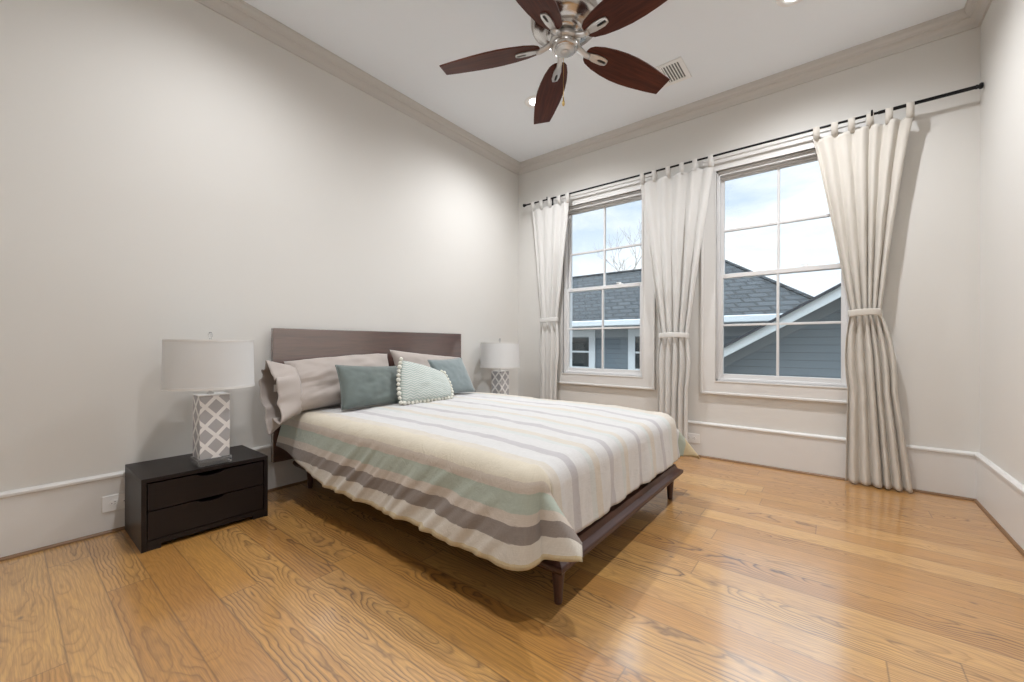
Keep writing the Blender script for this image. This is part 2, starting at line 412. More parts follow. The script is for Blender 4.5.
# ---- windows
def make_window(idx, cx, label):
    root = thing('window_%d' % idx, label, 'window', (cx, YF, 0)); root['kind'] = 'structure'
    OC = 0.572
    # flat casing with back band and inner bead
    bm = bmesh.new()
    zc0, zc1 = ZB - 0.117, ZT + 0.117
    for (x0, x1, z0, z1) in ((-OC, -HO, zc0, zc1), (HO, OC, zc0, zc1), (-HO, HO, zc0, ZB), (-HO, HO, ZT, zc1)):
        box(bm, x0, x1, -0.020, 0.0, z0, z1)
    for (x0, x1, z0, z1) in ((-OC - 0.004, -OC + 0.016, zc0, zc1), (OC - 0.016, OC + 0.004, zc0, zc1), (-OC, OC, zc0 - 0.004, zc0 + 0.016), (-OC, OC, zc1 - 0.016, zc1 + 0.006)):
        box(bm, x0, x1, -0.030, 0.0, z0, z1, bevel=0.004)
    for (x0, x1, z0, z1) in ((-HO - 0.010, -HO, ZB, ZT), (HO, HO + 0.010, ZB, ZT), (-HO - .01, HO + .01, ZB - 0.012, ZB), (-HO - .01, HO + .01, ZT, ZT + 0.012)):
        box(bm, x0, x1, -0.025, 0.0, z0, z1, bevel=0.003)
    obj('casing', bm, M['trim'], root)
    bm = bmesh.new()
    for (x0, x1, z0, z1) in ((-HO, -HO + 0.012, ZB, ZT), (HO - 0.012, HO, ZB, ZT), (-HO, HO, ZB, ZB + 0.012), (-HO, HO, ZT - 0.012, ZT)):
        box(bm, x0, x1, 0.0, T, z0, z1)
    # stops, stepped at the head
    for (x0, x1, z0, z1, y0, y1) in ((-HO + .012, -HO + .024, ZB, ZT, .014, .036), (HO - .024, HO - .012, ZB, ZT, .014, .036),
                                     (-HO + .012, HO - .012, ZT - .036, ZT - .012, .014, .036), (-HO + .012, HO - .012, ZT - .050, ZT - .012, .050, .072),
                                     (-HO + .012, HO - .012, ZB + .012, ZB + .022, .024, .036)):
        box(bm, x0, x1, y0, y1, z0, z1, bevel=0.003)
    obj('jamb', bm, M['sash'], root)
    def sash(name, y0, y1, z0, z1, rb, rt, zm):
        s = 0.435; st = 0.030; mu = 0.0095
        bm = bmesh.new()
        box(bm, -s, -s + st, y0, y1, z0, z1, 0.003); box(bm, s - st, s, y0, y1, z0, z1, 0.003)
        box(bm, -s + st, s - st, y0, y1, z0, z0 + rb, 0.003); box(bm, -s + st, s - st, y0, y1, z1 - rt, z1, 0.003)
        o = obj(name, bm, M['sash'], root)
        bm = bmesh.new()
        box(bm, -mu, mu, y0 + .002, y1 - .002, z0 + rb, z1 - rt, 0.003)
        for sx in (-1, 1):
            xa, xb = sorted((sx * mu, sx * (s - st)))
            box(bm, xa, xb, y0 + .002, y1 - .002, zm - mu, zm + mu, 0.003)
        obj('muntin', bm, M['sash'], o)
        yc = (y0 + y1) / 2
        obj('pane', boxes((-s + st - .004, s - st + .004, yc - .0015, yc + .0015, z0 + rb - .004, z1 - rt + .004)), M['glass'], o)
        return o
    sash('lower_sash', 0.036, 0.070, ZB + 0.014, 1.628, 0.045, 0.036, 1.178)
    sash('upper_sash', 0.074, 0.108, 1.592, ZT - 0.030, 0.036, 0.030, 2.018)
    bm = bmesh.new()
    box(bm, 0.16, 0.225, 0.038, 0.068, 1.628, 1.634, .002)
    lathe([(0, 0.018), (0.010, 0.016), (0.013, 0.008), (0.013, 0)], 16, (0.19, 0.053, 1.633), bm)
    tube([(0.19, 0.053, 1.644), (0.17, 0.046, 1.646), (0.155, 0.042, 1.646)], 0.004, 8, bm)
    obj('sash_lock', bm, M['white'], root)
    return root
make_window(1, WIN[0], 'tall white double-hung window nearest the room corner, bare tree behind')
make_window(2, WIN[1], 'tall white double-hung window by the right curtain, gable behind')

# ================================================================== OUTDOORS
def siding_mat(name, c, lap=0.105):
    mt, g, b = newmat(name)
    v, x, y, z = g.coord()
    fz = g.m('FRACT', g.m('DIVIDE', z, lap))
    edge = g.ramp(fz, [(0.0, (1,) * 3), (0.10, (0,) * 3)])
    vr = g.noise(g.mapped(v, (1.5, 1.5, 12)), 1.0, 2.0)
    cc = g.mix(vr, tuple(q * .93 for q in c), tuple(q * 1.07 for q in c))
    g.put(b.inputs['Base Color'], g.mix(g.m('MULTIPLY', edge, 0.75), cc, tuple(q * .35 for q in c)))
    b.inputs['Roughness'].default_value = 0.6
    g.put(b.inputs['Normal'], g.bump(fz, 0.6, 0.012))
    return mt
def shingle_mat(name, c1, c2):
    mt, g, b = newmat(name)
    v, x, y, z = g.coord()
    br = g.new('ShaderNodeTexBrick'); g.put(br.inputs['Vector'], g.comb(g.m('ADD', x, g.m('MULTIPLY', y, 0.6)), g.m('MULTIPLY', z, 1.8), 0.0))
    br.inputs['Color1'].default_value = (*c1, 1); br.inputs['Color2'].default_value = (*c2, 1); br.inputs['Mortar'].default_value = (*[q * .35 for q in c1], 1)
    br.inputs['Scale'].default_value = 1.0; br.inputs['Brick Width'].default_value = 0.32; br.inputs['Row Height'].default_value = 0.17
    br.inputs['Mortar Size'].default_value = 0.028; br.inputs['Mortar Smooth'].default_value = 0.3
    nz = g.noise(v, 7.0, 4.0)
    g.put(b.inputs['Base Color'], g.mix(g.m('MULTIPLY', nz, 0.6), br.outputs[0], tuple(q * .5 for q in c1)))
    b.inputs['Roughness'].default_value = 0.85
    g.put(b.inputs['Normal'], g.bump(br.outputs['Fac'], 0.5, 0.01))
    return mt
M['siding'] = siding_mat('blue_grey_siding', (0.155, 0.19, 0.22))
M['siding_b'] = siding_mat('grey_blue_siding', (0.185, 0.220, 0.250), 0.098)
M['shingle'] = shingle_mat('slate_shingles', (0.034, 0.041, 0.048), (0.062, 0.072, 0.082))
M['ext_white'] = simple('exterior_white', (0.66, 0.69, 0.71), 0.5, var=0.04)
M['ext_grey'] = simple('exterior_grey', (0.24, 0.27, 0.29), 0.6, var=0.04)
M['roof_edge'] = simple('roof_edge', (0.035, 0.04, 0.05), 0.8, var=0.2)
M['dark_pane'] = simple('dark_pane', (0.02, 0.03, 0.035), 0.06, spec=0.8)
M['ground'] = simple('pale_bounce_ground', (0.36, 0.36, 0.34), 0.95, var=0.4, scale=1.2)  # paleness added so the ground bounces daylight up to the ceiling
M['bark'] = simple('bare_bark', (0.20, 0.165, 0.14), 0.9, var=0.3, scale=8)
GZ = -3.6
setp(obj('ground', boxes((-40, 30, YF + T, 60, GZ - 0.2, GZ)), M['ground']), 'ground outside below the windows', 'ground', kind='structure')

# hip-roofed house across the yard
hs = thing('neighbor_house', 'blue-grey sided house with dark slate hip roof seen through both windows', 'house', (0, 8.4, GZ))
ZE = 1.50 - GZ                      # eave height above the ground
EY = -0.42                          # eave line in front of the wall
RX0, RX1 = -9.0, 0.12
RYD = 2.05; RZ = 1.38
obj('wall', boxes((RX0 + .45, RX1 - .45, 0, 7.0, 0, ZE - 0.02)), M['siding'], hs)
bm = bmesh.new()
pts = [(RX0, EY, ZE), (RX1, EY, ZE), (RX1 - RYD, EY + RYD, ZE + RZ), (RX0 + RYD, EY + RYD, ZE + RZ), (RX0, EY + 2 * RYD + 3.4, ZE), (RX1, EY + 2 * RYD + 3.4, ZE), (RX1 - RYD, EY + RYD + 3.4, ZE + RZ), (RX0 + RYD, EY + RYD + 3.4, ZE + RZ)]
vv = [bm.verts.new(p) for p in pts]
for f in ((0, 1, 2, 3), (1, 5, 6, 2), (5, 4, 7, 6), (4, 0, 3, 7), (3, 2, 6, 7), (0, 4, 5, 1)): bm.faces.new([vv[i] for i in f])
rf = obj('roof', bm, M['shingle'], hs)
obj('ridge_cap', tube([(RX1, EY, ZE + .01), (RX1 - RYD, EY + RYD, ZE + RZ + .01), (RX0 + RYD, EY + RYD, ZE + RZ + .01), (RX0, EY, ZE + .01)], 0.035, 6), M['shingle'], rf)
bm = boxes((RX0, RX1, EY - 0.10, EY + 0.02, ZE - 0.10, ZE + 0.02), bevel=0.015); obj('gutter', bm, M['ext_white'], hs)
obj('soffit', boxes((RX0, RX1, EY, 0.05, ZE - 0.13, ZE - 0.09), (RX0 + .4, RX1 - .4, -0.03, 0.0, ZE - 0.33, ZE - 0.13)), M['ext_grey'], hs)
def ext_window(x0, x1, z0, z1):
    z0 -= GZ; z1 -= GZ
    bm = bmesh.new(); t = 0.15
    for q in ((x0 - t, x0, -.05, .01, z0 - t, z1 + t), (x1, x1 + t, -.05, .01, z0 - t, z1 + t), (x0, x1, -.05, .01, z1, z1 + t), (x0, x1, -.07, .01, z0 - t, z0), (x0, x1, -.035, .01, (z0 + z1) / 2 - .02, (z0 + z1) / 2 + .02)): box(bm, *q)
    f = obj('house_window', bm, M['ext_white'], hs)
    obj('house_pane', boxes((x0, x1, -.02, .005, z0, z1)), M['dark_pane'], f)
ext_window(-4.98, -4.38, 0.50, 1.19)
ext_window(-3.30, -2.70, 0.50, 1.19)
ext_window(-7.0, -6.4, 0.50, 1.19)

# nearer gable
gb = thing('gabled_house', 'blue-grey gable end with pale bargeboard seen through the right window', 'house', (0.10, 6.2, GZ))
PK = 1.74 - GZ; SL = 0.594; HWG = 2.6
ez = PK - HWG * SL
obj('wall', prism([(-HWG + .3, 0), (HWG - .3, 0), (HWG - .3, PK - (HWG - .3) * SL - .10), (0, PK - .10), (-HWG + .3, PK - (HWG - .3) * SL - .10)], 'Y', 0.14, 1.2), M['siding_b'], gb)
def rake(o0, o1, y0, y1):
    """chevron band between depths o0 and o1 (measured down from the roof line)"""
    poly = [(-HWG, ez - o0), (0, PK - o0), (HWG, ez - o0), (HWG, ez - o1), (0, PK - o1), (-HWG, ez - o1)]
    return prism(poly, 'Y', y0, y1)
obj('roof', rake(0.0, 0.035, -0.26, 1.45), M['roof_edge'], gb)
obj('bargeboard', rake(0.035, 0.155, -0.22, -0.17), M['ext_white'], gb)
obj('soffit', rake(0.045, 0.075, -0.17, 0.16), M['ext_grey'], gb)
obj('frieze_board', rake(0.06, 0.27, 0.10, 0.14), M['ext_grey'], gb)

# bare tree beyond the slate roof
tr = thing('bare_tree', 'leafless tree whose twigs rise behind the slate roof in the left window', 'tree', (-8.6, 19.5, GZ))
rt = random.Random(5)
bm = bmesh.new()
def branch(p, d, L, r, depth):
    pts = [p.copy()]; q = p.copy(); dd = d.copy()
    n = 4
    for i in range(n):
        dd = (dd + Vector((rt.uniform(-.2, .2), rt.uniform(-.2, .2), rt.uniform(-.05, .16)))).normalized()
        q = q + dd * (L / n); pts.append(q.copy())
    tube(pts, [lerp(r, r * 0.6, i / n) for i in range(n + 1)], 5, bm)
    if depth == 0: return
    for k in range(3 if depth > 1 else 3):
        t = rt.choice((2, 3, 4)); s = pts[t]
        nd = (dd + Vector((rt.uniform(-.9, .9), rt.uniform(-.9, .9), rt.uniform(-.15, .6)))).normalized()
        branch(s, nd, L * rt.uniform(.55, .8), r * 0.55, depth - 1)
branch(Vector((0, 0, 3.0)), Vector((0.05, 0, 1)), 2.7, 0.10, 6)
obj('branches', bm, M['bark'], tr, smooth=True)
obj('trunk', tube([(0, 0, 0), (0.02, 0, 1.5), (0, 0, 3.1)], [0.2, 0.14, 0.10], 8), M['bark'], tr, smooth=True)

# ================================================================== CEILING FIXTURES
def emit_mat(name, color, strength):
    mt, g, b = newmat(name)
    b.inputs['Base Color'].default_value = (0.9, 0.9, 0.9, 1)
    b.inputs['Emission Color'].default_value = (*color, 1); b.inputs['Emission Strength'].default_value = strength
    return mt
M['can_lens'] = emit_mat('lit_lens', CAN_COLOR, LENS_GLOW)
can_labels = ['lit round recessed ceiling light just behind the fan blade nearest the window wall', 'lit recessed ceiling light above the right window near the ceiling vent',
              'lit recessed ceiling light over the lamp nightstand', 'lit recessed ceiling light close above the camera']
def make_can(loc, label):
    r = thing('recessed_light', label, 'ceiling light', loc, 0, 'recessed ceiling lights')
    obj('trim_ring', lathe([(0.048, 0.0), (0.052, -0.003), (0.068, -0.007), (0.086, -0.006), (0.092, 0.0)], 40), M['white'], r, smooth=True)
    obj('lens', lathe([(0.0, -0.003), (0.03, -0.0028), (0.048, -0.001), (0.048, 0.0), (0, 0)], 40), M['can_lens'], r)
    ld = bpy.data.lights.new('downlight_beam', 'SPOT'); ld.energy = CAN_POWER; ld.color = CAN_COLOR
    ld.spot_size = math.radians(CAN_ANGLE); ld.spot_blend = 1.0; ld.shadow_soft_size = 0.045
    lo = bpy.data.objects.new('downlight_beam', ld); COL.objects.link(lo); lo.parent = r; lo.location = (0, 0, -0.012)
    return r
can0 = make_can((*CAN_SPOTS[0], H), can_labels[0])
for k in range(1, len(CAN_SPOTS)):
    c = copy_tree(can0); c.location = (*CAN_SPOTS[k], H); c['label'] = can_labels[k]
    if CAN_SPOTS[k][1] < 2:
        for ch in c.children:
            if ch.type == 'LIGHT': ch.data = ch.data.copy(); ch.data.energy = NEAR_CAN_POWER

# ceiling vent
vt = thing('ceiling_vent', 'white rectangular ceiling air vent beside the fan blade tip', 'air vent', (-1.08, 3.325, H))
bm = bmesh.new()
hx, hy = 0.175, 0.145
for q in ((-hx, hx, -hy, -hy + .035, -.008, 0), (-hx, hx, hy - .035, hy, -.008, 0), (-hx, -hx + .035, -hy + .035, hy - .035, -.008, 0), (hx - .035, hx, -hy + .035, hy - .035, -.008, 0), (-.012, .012, -hy + .035, hy - .035, -.008, 0)): box(bm, *q, bevel=0.002)
obj('vent_frame', bm, M['white'], vt)
obj('vent_backing', boxes((-hx + .03, hx - .03, -hy + .03, hy - .03, -.002, 0)), M['vent_dark'], vt)
bm = bmesh.new()
for s in (-1, 1):
    for k in range(6):
        xx = s * (0.022 + 0.0205 * k)
        box(bm, xx - .004, xx + .004, -hy + .035, hy - .035, -.007, -.002)
obj('louvers', bm, M['white'], vt)

# ceiling fan
ZFAN = 2.61; FS = 0.8945
fan = thing('ceiling_fan', 'five-blade ceiling fan with dark wood blades and nickel motor', 'ceiling fan', (-1.142, 1.894, ZFAN), math.radians(-153.6)); fan.scale = (FS, FS, FS); HF = (H - ZFAN) / FS
obj('motor_housing', lathe([(0.0, 0.058), (0.082, 0.058), (0.086, 0.062), (0.100, 0.064), (0.108, 0.072), (0.112, 0.082), (0.124, 0.085), (0.152, 0.087), (0.158, 0.093), (0.182, 0.100), (0.199, 0.115), (0.206, 0.138), (0.207, 0.155), (0.203, 0.175), (0.192, 0.205), (0.170, 0.232), (0.155, 0.245), (0.0, 0.245)], 64), M['nickel'], fan, smooth=True, autosmooth=50)
obj('downrod', lathe([(0.0, 0.24), (0.03, 0.24), (0.03, 0.275), (0.016, 0.285), (0.016, HF - 0.05), (0, HF - 0.05)], 24), M['nickel'], fan, smooth=True, autosmooth=50)
obj('canopy', lathe([(0.0, HF - 0.075), (0.022, HF - 0.075), (0.035, HF - 0.068), (0.062, HF - 0.045), (0.078, HF - 0.015), (0.080, HF), (0, HF)], 48), M['nickel'], fan, smooth=True, autosmooth=50)
bm = lathe([(0.0, 0.052), (0.070, 0.052), (0.088, 0.044), (0.092, 0.034), (0.092, 0.018), (0.084, 0.010), (0.0, 0.010)], 48)
obj('flywheel', bm, M['nickel_matte'], fan, smooth=True, autosmooth=40)
sw = obj('switch_housing', lathe([(0.0, 0.012), (0.078, 0.012), (0.080, 0.004), (0.078, -0.012), (0.070, -0.022), (0.062, -0.026), (0, -0.026)], 48), M['nickel'], fan, smooth=True, autosmooth=40)
obj('switch_cap', lathe([(0.0, -0.040), (0.010, -0.040), (0.014, -0.037), (0.016, -0.033), (0.030, -0.034), (0.034, -0.031), (0.052, -0.031), (0.058, -0.027), (0.058, -0.024), (0, -0.024)], 40), M['nickel_matte'], sw, smooth=True, autosmooth=40)
DROOP = math.radians(3.8); PITCH = math.radians(-13.0)
def blade_outline():
    prof = [(0.150, 0.024), (0.158, 0.042), (0.180, 0.060), (0.24, 0.079), (0.32, 0.094), (0.40, 0.102), (0.48, 0.102), (0.56, 0.096), (0.64, 0.086), (0.70, 0.078), (0.779, 0.066)]
    up = [(r, wd) for r, wd in prof]
    dn = [(r, -wd * 0.98) for i, (r, wd) in enumerate(prof)]
    return up + dn[::-1]
irongeo = None; bladegeo = None
for k in range(5):
    holder_rot = Matrix.Rotation(-k * 2 * PI / 5, 4, 'Z')
    tilt = Matrix.Translation((0.2, 0, -0.004)) @ Matrix.Rotation(DROOP, 4, 'Y') @ Matrix.Rotation(PITCH, 4, 'X') @ Matrix.Translation((-0.2, 0, 0))
    if k == 0:
        bm = prism(blade_outline(), 'Z', 0.0, 0.009)
        ed = [e for e in bm.edges if abs(e.verts[0].co.z - e.verts[1].co.z) < 1e-6]
        bmesh.ops.bevel(bm, geom=ed, offset=0.002, segments=1, affect='EDGES')
        bl = obj('blade', bm, M['blade'], fan)
        # open, slotted blade iron with arm
        bm = bmesh.new()
        loop = [(0.148, 0.0), (0.165, 0.016), (0.215, 0.026), (0.275, 0.026), (0.303, 0.017), (0.306, 0.0), (0.303, -0.017), (0.275, -0.026), (0.215, -0.026), (0.165, -0.016)]
        inner = [(0.235, 0.0), (0.243, 0.0075), (0.260, 0.0085), (0.283, 0.0085), (0.294, 0.0075), (0.296, 0.0), (0.294, -0.0075), (0.283, -0.0085), (0.260, -0.0085), (0.243, -0.0075)]
        n = len(loop)
        rings = []
        for pl, zz in ((loop, -0.002), (loop, -0.008), (inner, -0.010), (inner, -0.002)):
            rings.append([bm.verts.new((px, py, zz)) for px, py in pl])
        for a in range(4):
            A, B = rings[a], rings[(a + 1) % 4]
            for i in range(n): bm.faces.new((A[i], A[(i + 1) % n], B[(i + 1) % n], B[i]))
        ir = obj('blade_iron', bm, M['nickel_matte'], bl, smooth=True, autosmooth=40)
        obj('iron_slot', prism(inner, 'Z', -0.0015, 0.0005), M['slot'], ir)
        bl.matrix_local = holder_rot @ tilt
        bm = tube([(0.070, 0, 0.026), (0.10, 0, 0.016), (0.130, 0, 0.000), (0.150, 0, -0.008), (0.175, 0, -0.010)], [0.018, 0.017, 0.016, 0.017, 0.017], 10)
        for vv_ in bm.verts: vv_.co.z = vv_.co.z * 1.0
        arm0 = obj('iron_arm', bm, M['nickel_matte'], fan, smooth=True)
        bl0 = bl
    else:
        bl = copy_tree(bl0, fan); bl.matrix_local = holder_rot @ tilt
        a2 = arm0.copy(); COL.objects.link(a2); a2.parent = fan; a2.matrix_local = holder_rot
ca = math.radians(153.6 + 128.4)
pcx, pcy = 0.062 * math.cos(ca), 0.062 * math.sin(ca)
pc = obj('pull_chain', tube([(pcx, pcy, -0.015), (pcx, pcy, -0.268)], 0.0016, 6), M['brass'], fan)
obj('pull_pendant', lathe([(0, 0), (0.003, -0.002), (0.005, -0.022), (0.008, -0.030), (0.008, -0.036), (0.009, -0.045), (0.006, -0.055), (0, -0.058)], 16, (pcx, pcy, -0.266)), M['brass'], pc, smooth=True)

# ================================================================== WALL OUTLETS
def make_outlet(loc, rz, label):
    r = thing('wall_outlet', label, 'outlet', loc, rz, 'horizontal white wall outlets')
    obj('cover_plate', boxes((-0.071, 0.071, 0.0, 0.006, -0.0425, 0.0425), bevel=0.003), M['white'], r)
    for s in (-1, 1):
        f = obj('receptacle', prism([(s * 0.024 + 0.0185 * math.cos(a) * 1.0, 0.0165 * math.sin(a)) for a in [2 * PI * k / 20 for k in range(20)]], 'Y', 0.006, 0.0085), M['white'], r)
        obj('socket_slots', boxes((s * .024 - .006, s * .024 + .002, .0085, .0092, .005, .007), (s * .024 - .006, s * .024 + .003, .0085, .0092, -.007, -.005), (s * .024 + .008, s * .024 + .012, .0085, .0092, -.002, .002)), M['slot'], f)
    return r
make_outlet((XL + 0.0163, 0.337 + 0.071, 0.154), -PI / 2, 'white horizontal outlet on the left baseboard beside the nightstand')
o2 = make_outlet((-1.015, YF - 0.0163, 0.157), PI, 'white horizontal outlet on the far baseboard beside the middle curtain')

# ================================================================== CURTAINS + ROD
YR = YF - 0.10; ZROD = 2.638
rod = thing('curtain_rod', 'long thin black curtain rod above both windows', 'curtain rod', (0, YR, ZROD))
bm = tube([(-2.84, 0, 0), (0.30, 0, 0)], 0.0085, 12); tube([(0.24, 0, 0), (0.70, 0, 0)], 0.0115, 12, bm)
obj('pole', bm, M['black_metal'], rod, smooth=True, autosmooth=40)
for xx, s in ((-2.84, -1), (0.70, 1)):
    prof = [(0, 0), (0.013, 0.002), (0.014, 0.010), (0.010, 0.014), (0.017, 0.018), (0.020, 0.026), (0.017, 0.034), (0, 0.037)]
    bm = lathe(prof, 20)
    for v_ in bm.verts:
        z_ = v_.co.z; v_.co = Vector((xx + s * z_ - s * 0.004, v_.co.x, v_.co.y))
    obj('finial', bm, M['black_metal'], rod, smooth=True)
for xx in (-2.53, 0.205):
    bm = bmesh.new()
    box(bm, xx - .012, xx + .012, 0.092, 0.10, -0.055, 0.035, .002)
    tube([(xx, 0.095, -0.02), (xx, 0.03, -0.024), (xx, 0.0, -0.018)], 0.006, 8, bm)
    tube([(xx, 0.018, 0.006), (xx, 0.016, -0.012), (xx, 0, -0.0185), (xx, -0.016, -0.012), (xx, -0.018, 0.014), (xx, -0.017, 0.022)], 0.006, 8, bm)
    obj('bracket', bm, M['black_metal'], rod, smooth=True)

def make_curtain(label, mat, top, tie, ztie, bot, zbot, nf, seed, ntab, amp_top=0.020, amp_tie=0.030, amp_bot=0.035, power=(1.0, 1.0)):
    cx = (tie[0] + tie[1]) / 2
    r = thing('curtain', label, 'curtain', (cx, YR, 0), 0, 'tab-top curtains tied back beside the windows')
    ZTOP = ZROD - 0.075
    rr = random.Random(seed)
    fw = [rr.uniform(.75, 1.25) for _ in range(nf)]
    tot = sum(fw); cum = [0]
    for q in fw: cum.append(cum[-1] + q / tot)
    fa = [rr.uniform(.35, 1.3) for _ in range(nf + 1)]
    def phase(u):
        for i in range(nf):
            if u <= cum[i + 1] or i == nf - 1:
                t = (u - cum[i]) / (cum[i + 1] - cum[i]); return i + t, lerp(fa[i], fa[i + 1], t)
    def edge(z, side):
        a, b_, c = top[side], tie[side], bot[side]
        if z >= ztie:
            t = (ZTOP - z) / (ZTOP - ztie)
            return a + (b_ - a) * (t ** power[side]) * (1 - 0.10 * math.sin(PI * t) * 0)
        t = (ztie - z) / (ztie - zbot)
        sgn = 1 if side else -1
        return lerp(b_, c, t ** 0.8) + sgn * 0.022 * math.sin(PI * min(1, t * 2.2)) * (t < .4545)
    def P(u, vv_):
        z = lerp(ZTOP, zbot, vv_)
        x0, x1 = edge(z, 0), edge(z, 1)
        # folds drift sideways as they gather
        uu = u + 0.035 * math.sin(PI * u) * mnoise.noise(Vector((u * 3, z * 0.7, seed)))
        uu = max(0, min(1, uu))
        x = lerp(x0, x1, uu)
        ph, am = phase(uu)
        t = sstep(0, 1, (ZTOP - z) / (ZTOP - ztie)) if z >= ztie else 1
        A = lerp(amp_top, amp_tie, t) if z >= ztie else lerp(amp_tie, amp_bot, sstep(0, 1, (ztie - z) / (ztie - zbot)))
        near = math.exp(-((z - ztie) / 0.05) ** 2)
        A *= (1 - 0.25 * near)
        s = math.sin(2 * PI * ph)
        y = A * am * s + 0.010 * mnoise.noise(Vector((u * 5, z * 1.6, seed + 7)))
        x += 0.25 * A * math.cos(2 * PI * ph * 1.0) * (0.4 if z >= ztie else 0.3)
        y += 0.005 * mnoise.noise(Vector((u * 22, z * 7, seed + 3)))
        sag = 0.010 * (1 - abs(math.cos(PI * u * (ntab - 1)))) * max(0, 1 - vv_ * 14)
        return Vector((x - cx, max(-0.085, min(0.055, y)), z - sag))
    p = obj('panel', grid(P, nf * 16, 110), mat, r, smooth=True)
    solidify(p, 0.0025, 0.0)
    # tabs looping over the rod
    tw = 0.020 + 0.004 * (ntab < 6)
    for k in range(ntab):
        u = lerp(0.035, 0.965, k / (ntab - 1))
        pt = P(u, 0.0); xc = pt.x; yc = pt.y
        path = [(yc - 0.003, ZTOP - 0.02), (-0.013, ZROD - 0.03), (-0.0135, ZROD), (-0.010, ZROD + 0.010), (0, ZROD + 0.0145), (0.010, ZROD + 0.010), (0.0135, ZROD), (0.013, ZROD - 0.03), (yc + 0.004, ZTOP - 0.02)]
        bm = bmesh.new()
        wob = rr.uniform(-.004, .004)
        L = [bm.verts.new((xc - tw + (wob if i in (3, 4, 5) else 0), a, b_)) for i, (a, b_) in enumerate(path)]
        Rr = [bm.verts.new((xc + tw + (wob if i in (3, 4, 5) else 0), a, b_)) for i, (a, b_) in enumerate(path)]
        for i in range(len(path) - 1): bm.faces.new((L[i], L[i + 1], Rr[i + 1], Rr[i]))
        tb = obj('tab', bm, mat, r, smooth=True); solidify(tb, 0.002, 0.0)
    # tieback band
    hw = (tie[1] - tie[0]) / 2 + 0.008
    def TB(u, vv_):
        a = 2 * PI * u
        cv, sv = math.cos(2 * PI * vv_), math.sin(2 * PI * vv_); rz = 0.024 * math.copysign(abs(cv) ** .5, cv); rrad = 0.004 * math.copysign(abs(sv) ** .7, sv)
        cxx = math.copysign(abs(math.cos(a)) ** 0.7, math.cos(a)); cyy = math.copysign(abs(math.sin(a)) ** 0.8, math.sin(a))
        return Vector(((hw + rrad) * cxx, (0.040 + rrad) * cyy - 0.004, ztie + rz + 0.004 * math.sin(a * 2 + seed)))
    bm = grid(TB, 48, 12, closed_u=True)
    obj('tieback', bm, mat, r, smooth=True)
    return r
make_curtain('white curtain nearest the room corner, tied back behind the bed', M['curtain'], (-2.75, -2.255), (-2.615, -2.40), 1.278, (-2.63, -2.41), 0.012, 4, 3, 5, 0.018, 0.024, 0.018)
make_curtain('white curtain hanging between the two windows, tied back', M['curtain'], (-1.47, -0.82), (-1.27, -1.03), 1.09, (-1.315, -1.03), 0.012, 5, 11, 6, 0.022, 0.027, 0.026, power=(1.05, 0.95))
make_curtain('cream tied-back curtain right of both windows, flaring down to the floor', M['curtain_cream'], (-0.13, 0.42), (0.09, 0.252), 1.235, (0.062, 0.415), 0.012, 6, 23, 6, amp_top=0.026, amp_bot=0.042, power=(0.95, 0.8))

# ================================================================== BED
bed = thing('bed', 'low dark walnut platform bed with plain headboard and tapered legs', 'bed', (-1.86, 2.035, 0))
BX, BY = -1.86, 2.035
def lx(x): return x - BX
def ly(y): return y - BY
obj('headboard', boxes((lx(-2.992), lx(-2.957), ly(1.147), ly(2.907), 0.20, 1.109), bevel=0.004), M['headboard'], bed)
X0, X1, Y0, Y1 = lx(-2.957), lx(-0.775), ly(1.275), ly(2.795)
rp = [(0.0, 0.165), (0.0, 0.178), (0.005, 0.184), (0.030, 0.194), (0.038, 0.220), (0.090, 0.222), (0.090, 0.146), (0.016, 0.146)]   # (inset, z) bevelled rail
def railrun(p0, p1, n):
    return run(rp, p0, p1, n)
obj('foot_rail', railrun((X1, Y0), (X1, Y1), (-1, 0)), M['walnut'], bed)
def side(ya, n):
    bm = bmesh.new()
    A = [bm.verts.new((X1 - o, ya + n * o, zz)) for o, zz in rp]; B = [bm.verts.new((X0, ya + n * o, zz)) for o, zz in rp]
    k = len(rp)
    for i in range(k): bm.faces.new((A[i], A[(i + 1) % k], B[(i + 1) % k], B[i]))
    bm.faces.new(A[::-1]); bm.faces.new(B); return bm
obj('side_rail', side(Y0, 1), M['walnut_x'], bed); obj('side_rail', side(Y1, -1), M['walnut_x'], bed)
bm = bmesh.new()
for k in range(13):
    xx = lerp(X0 + .05, X1 - .20, k / 12); box(bm, xx, xx + .07, Y0 + .10, Y1 - .10, 0.205, 0.222, .003)
obj('slats', bm, M['walnut'], bed)
def leg(x, y):
    return lathe([(0, 0.0), (0.014, 0.0), (0.0155, 0.004), (0.027, 0.15), (0.027, 0.165), (0, 0.165)], 24, (x, y, 0))
lg = obj('leg', leg(X1 - 0.062, Y0 + 0.075), M['walnut_z'], bed, smooth=True, autosmooth=50)
obj('leg', leg(X1 - 0.062, Y1 - 0.075), M['walnut_z'], bed, smooth=True, autosmooth=50)
obj('leg', leg(X0 + 0.10, Y0 + 0.075), M['walnut_z'], bed, smooth=True, autosmooth=50)
obj('leg', leg(X0 + 0.10, Y1 - 0.075), M['walnut_z'], bed, smooth=True, autosmooth=50)

MX0, MX1, MY0, MY1, MZ0, MZ1 = -2.945, -0.890, 1.275, 2.795, 0.226, 0.520
bm = bmesh.new(); box(bm, MX0, MX1, MY0, MY1, MZ0, MZ1, 0.045, 4)
mt_ = obj('mattress', bm, M['mattress'], smooth=True, autosmooth=50)
setp(mt_, 'grey mattress under the striped duvet on the platform bed', 'mattress')

